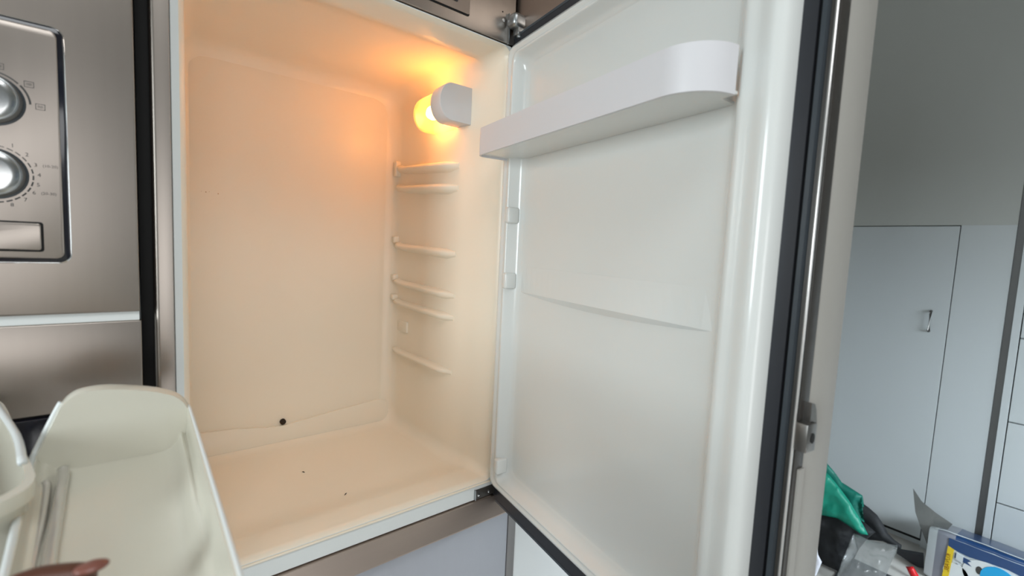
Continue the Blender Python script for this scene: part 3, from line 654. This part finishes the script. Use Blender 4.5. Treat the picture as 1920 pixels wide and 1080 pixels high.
# dark cloth/bag mass
bb = tag(obj('black_bag', pillow(clip0(px([(1470, 1000), (1490, 950), (1540, 955), (1585, 966), (1620, 982), (1640, 1000), (1625, 1012), (1610, 1030), (1600, 1050), (1588, 1075), (1575, 1100), (1560, 1180), (1440, 1180)], 1.85)), 1.85, .05, 3, .3, .06), M['black_bag'], None, True),
    'black crumpled bag on the floor beneath the green bag', 'bag')
obj('bag_flap', pillow(px([(1600, 935), (1612, 940), (1628, 951), (1645, 966), (1657, 984), (1666, 1001), (1678, 1013), (1691, 1022), (1689, 1031), (1672, 1023), (1655, 1015), (1625, 1012), (1600, 1000), (1590, 970)], 1.95), 1.95, .02, 5, .2), M['black_bag'], bb, True)
tag(obj('green_bag', pillow(px([(1500, 850), (1545, 882), (1556, 892), (1572, 912), (1592, 938), (1610, 968), (1628, 1003), (1614, 1002), (1600, 992), (1570, 972), (1540, 966), (1500, 955)], 1.80), 1.80, .022, 7, .3), M['green'], None, True),
    'bright green plastic bag draped over the black bag', 'bag')
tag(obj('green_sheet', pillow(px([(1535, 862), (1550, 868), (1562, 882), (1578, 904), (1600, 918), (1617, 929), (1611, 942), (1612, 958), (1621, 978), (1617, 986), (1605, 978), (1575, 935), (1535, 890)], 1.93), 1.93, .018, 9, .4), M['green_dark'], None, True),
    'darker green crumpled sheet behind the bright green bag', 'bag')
tag(obj('white_paper', pillow(px([(1500, 1010), (1531, 1022), (1534, 1040), (1541, 1054), (1535, 1066), (1530, 1080), (1500, 1090)], 1.70), 1.70, .006, 2, .2), M['paper'], None, True),
    'small white paper between the open door and the black bag', 'paper')
tag(obj('clear_plastic_bag', pillow(clip0(px([(1601, 1000), (1612, 1004), (1630, 1012), (1660, 1018), (1683, 1023), (1681, 1036), (1670, 1056), (1662, 1075), (1655, 1095), (1600, 1140), (1560, 1140), (1580, 1070), (1600, 1045), (1607, 1030)], 1.76)), 1.76, .022, 11, .9), M['clear'], None, True),
    'clear crinkled plastic bag in front of the black bag', 'bag')
# dark flat carton lying against the wall
b = nb(); prism(b, px([(1676, 1030), (1733, 1040), (1733, 1064), (1722, 1062), (1700, 1048), (1680, 1035)], 2.22), lambda a, c: (2.21, a, c), lambda a, c: (2.235, a + .005, c)); tag(obj('dark_carton', b, M['grey_card']), 'dark grey carton edge left of the blue pack', 'carton')
tag(obj('floor_card', bx(1.75, 2.02, -.52, -.20, .001, .004), M['grey_card']), 'flat dark card on the floor before the clear plastic bag', 'card')
tag(obj('red_wrapper', pillow(px([(1698, 1062), (1712, 1062), (1722, 1078), (1728, 1100), (1715, 1098), (1706, 1078)], 2.08), 2.08, .008, 4, .6), M['red'], None, True), 'small bright red wrapper on the floor left of the blue pack', 'wrapper')
# roll pack
pk = thing('paper_roll_pack', 'blue and white wrapped paper roll pack on the floor against the wall', 'paper pack', (2.25, -.72, 0))
X0, X1, Y0, Y1, H = 2.13, 2.375, -1.02, -.445, .25
def pack_surface(z_, t): return z_
b = nb(); n = 20
sec = []   # cross section in x-z, rounded, going round
for x, z in rrect(X0, X1, .002, H, (.03, .025, .022, .02), 6): sec.append((x, z - (.062 * (x - X0) / (X1 - X0) if z > .1 else 0)))
ysx = [Y1 - (Y1 - Y0) * i / n for i in range(n + 1)]
rings = []
for i, y in enumerate(ysx):
    s_ = 1 - .10 * math.exp(-i * 1.2); rings.append([b.verts.new((2.25 + (x - 2.25) * s_ + .004 * noise.noise(Vector((x * 20, y * 20, z * 20))), y, .09 + (z - .09) * s_ + .003 * noise.noise(Vector((x * 25, y * 22, z * 9 + 4))))) for x, z in sec])
for a, c in zip(rings, rings[1:]):
    for k in range(len(sec)):
        f = b.faces.new((a[k], a[(k + 1) % len(sec)], c[(k + 1) % len(sec)], c[k]))
        zc = (a[k].co.z + a[(k + 1) % len(sec)].co.z) / 2; yc = a[0].co.y; top = zc > H - .062 - .062 * (a[k].co.x - X0) / (X1 - X0) or (a[k].co.x > X0 + .03 and zc > .1); f.material_index = (1 if yc < -.505 else (2 if yc < -.468 else 0)) if top else (2 if -.508 < yc < -.465 else 0)
f0 = b.faces.new(rings[0]); f0.material_index = 0; f1 = b.faces.new(rings[-1][::-1])
obj('wrapper', b, [M['pack_white'], M['blue'], M['pack_grey']], pk, 50)
# printed areas on the front face
def decal(name, pts, m, x=None, dx=.0012):
    b = nb(); prism(b, pts, lambda a, c: ((x or X0) + .004, a, c), lambda a, c: ((x or X0) - .0015 - dx, a, c)); return obj(name, b, m, pk)
decal('blue_band', [(-.512, H - .024), (-.513, .190), (-.545, .181), (-.58, .177), (-.63, .184), (-.69, .187), (-.74, .178), (-.80, .165), (-1.0, .16), (-1.0, H - .024)], M['blue'])
decal('yellow_strip', [(-.512, .192), (-.532, .184), (-.524, .004), (-.504, .004)], M['yellow'], dx=.002)
b = nb(); text_bm(b, 'KUVABL', .021, lambda u, v: (X0 - .0055, -.5175 + v - (.11 + u) * .0, .118 - u * 1.05)); obj('strip_lettering', b, M['brown_print'], pk)
def disc(cy, cz, r, r2=None, n=28): return [(cy + r * math.cos(2 * PI * k / n), cz + (r2 or r) * math.sin(2 * PI * k / n)) for k in range(n)]
decal('roll_disc', disc(-.625, .120, .062), M['pack_white2'], dx=.0016)
decal('roll_disc', disc(-.545, .085, .040), M['pack_white2'], dx=.0016)
decal('grey_shade', [(-.545, .13), (-.575, .10), (-.56, .06), (-.53, .10)], M['pack_grey'], dx=.0010)
decal('cyan_disc', disc(-.668, .128, .052), M['cyan'], dx=.0030)
decal('grey_disc', disc(-.612, .138, .010, .017), M['steel_dark'], dx=.0022)
decal('ribbon_print', [(-.536, .170), (-.588, .162), (-.576, .153), (-.590, .140), (-.536, .150)], M['blue'], dx=.0018)
decal('badge_print', [(-.540, .176), (-.562, .170), (-.562, .138), (-.540, .146)], M['pack_white'], dx=.003)
b = nb(); tube(b, catmull([(X0 + .006, -.462, H - .008), (X0 + .004, -.495, H + .001), (X0 + .006, -.53, H + .000), (X0 + .012, -.56, H - .002), (X0 + .012, -.62, H - .001), (X0 + .004, -.72, H - .000), (X0 + .004, -1.0, H)], 4), .0020, 6); obj('film_seam', b, M['pack_white'], pk, True)
b = nb()
def fin(P_, t=.002):
    A = [b.verts.new(p) for p in P_]; B_ = [b.verts.new((p[0] + t, p[1], p[2])) for p in P_]; n = len(P_)
    b.faces.new(A); b.faces.new(B_[::-1])
    for k in range(n): b.faces.new((A[k], B_[k], B_[(k + 1) % n], A[(k + 1) % n]))
fpx = [(1712, 916), (1728, 940), (1755, 962), (1786, 983), (1778, 992), (1752, 1000), (1738, 1020), (1728, 995), (1716, 960)]
fin([(2.20, *upx(u, v, 2.20)) for u, v in fpx]); obj('film_tail', b, M['clear2'], pk)
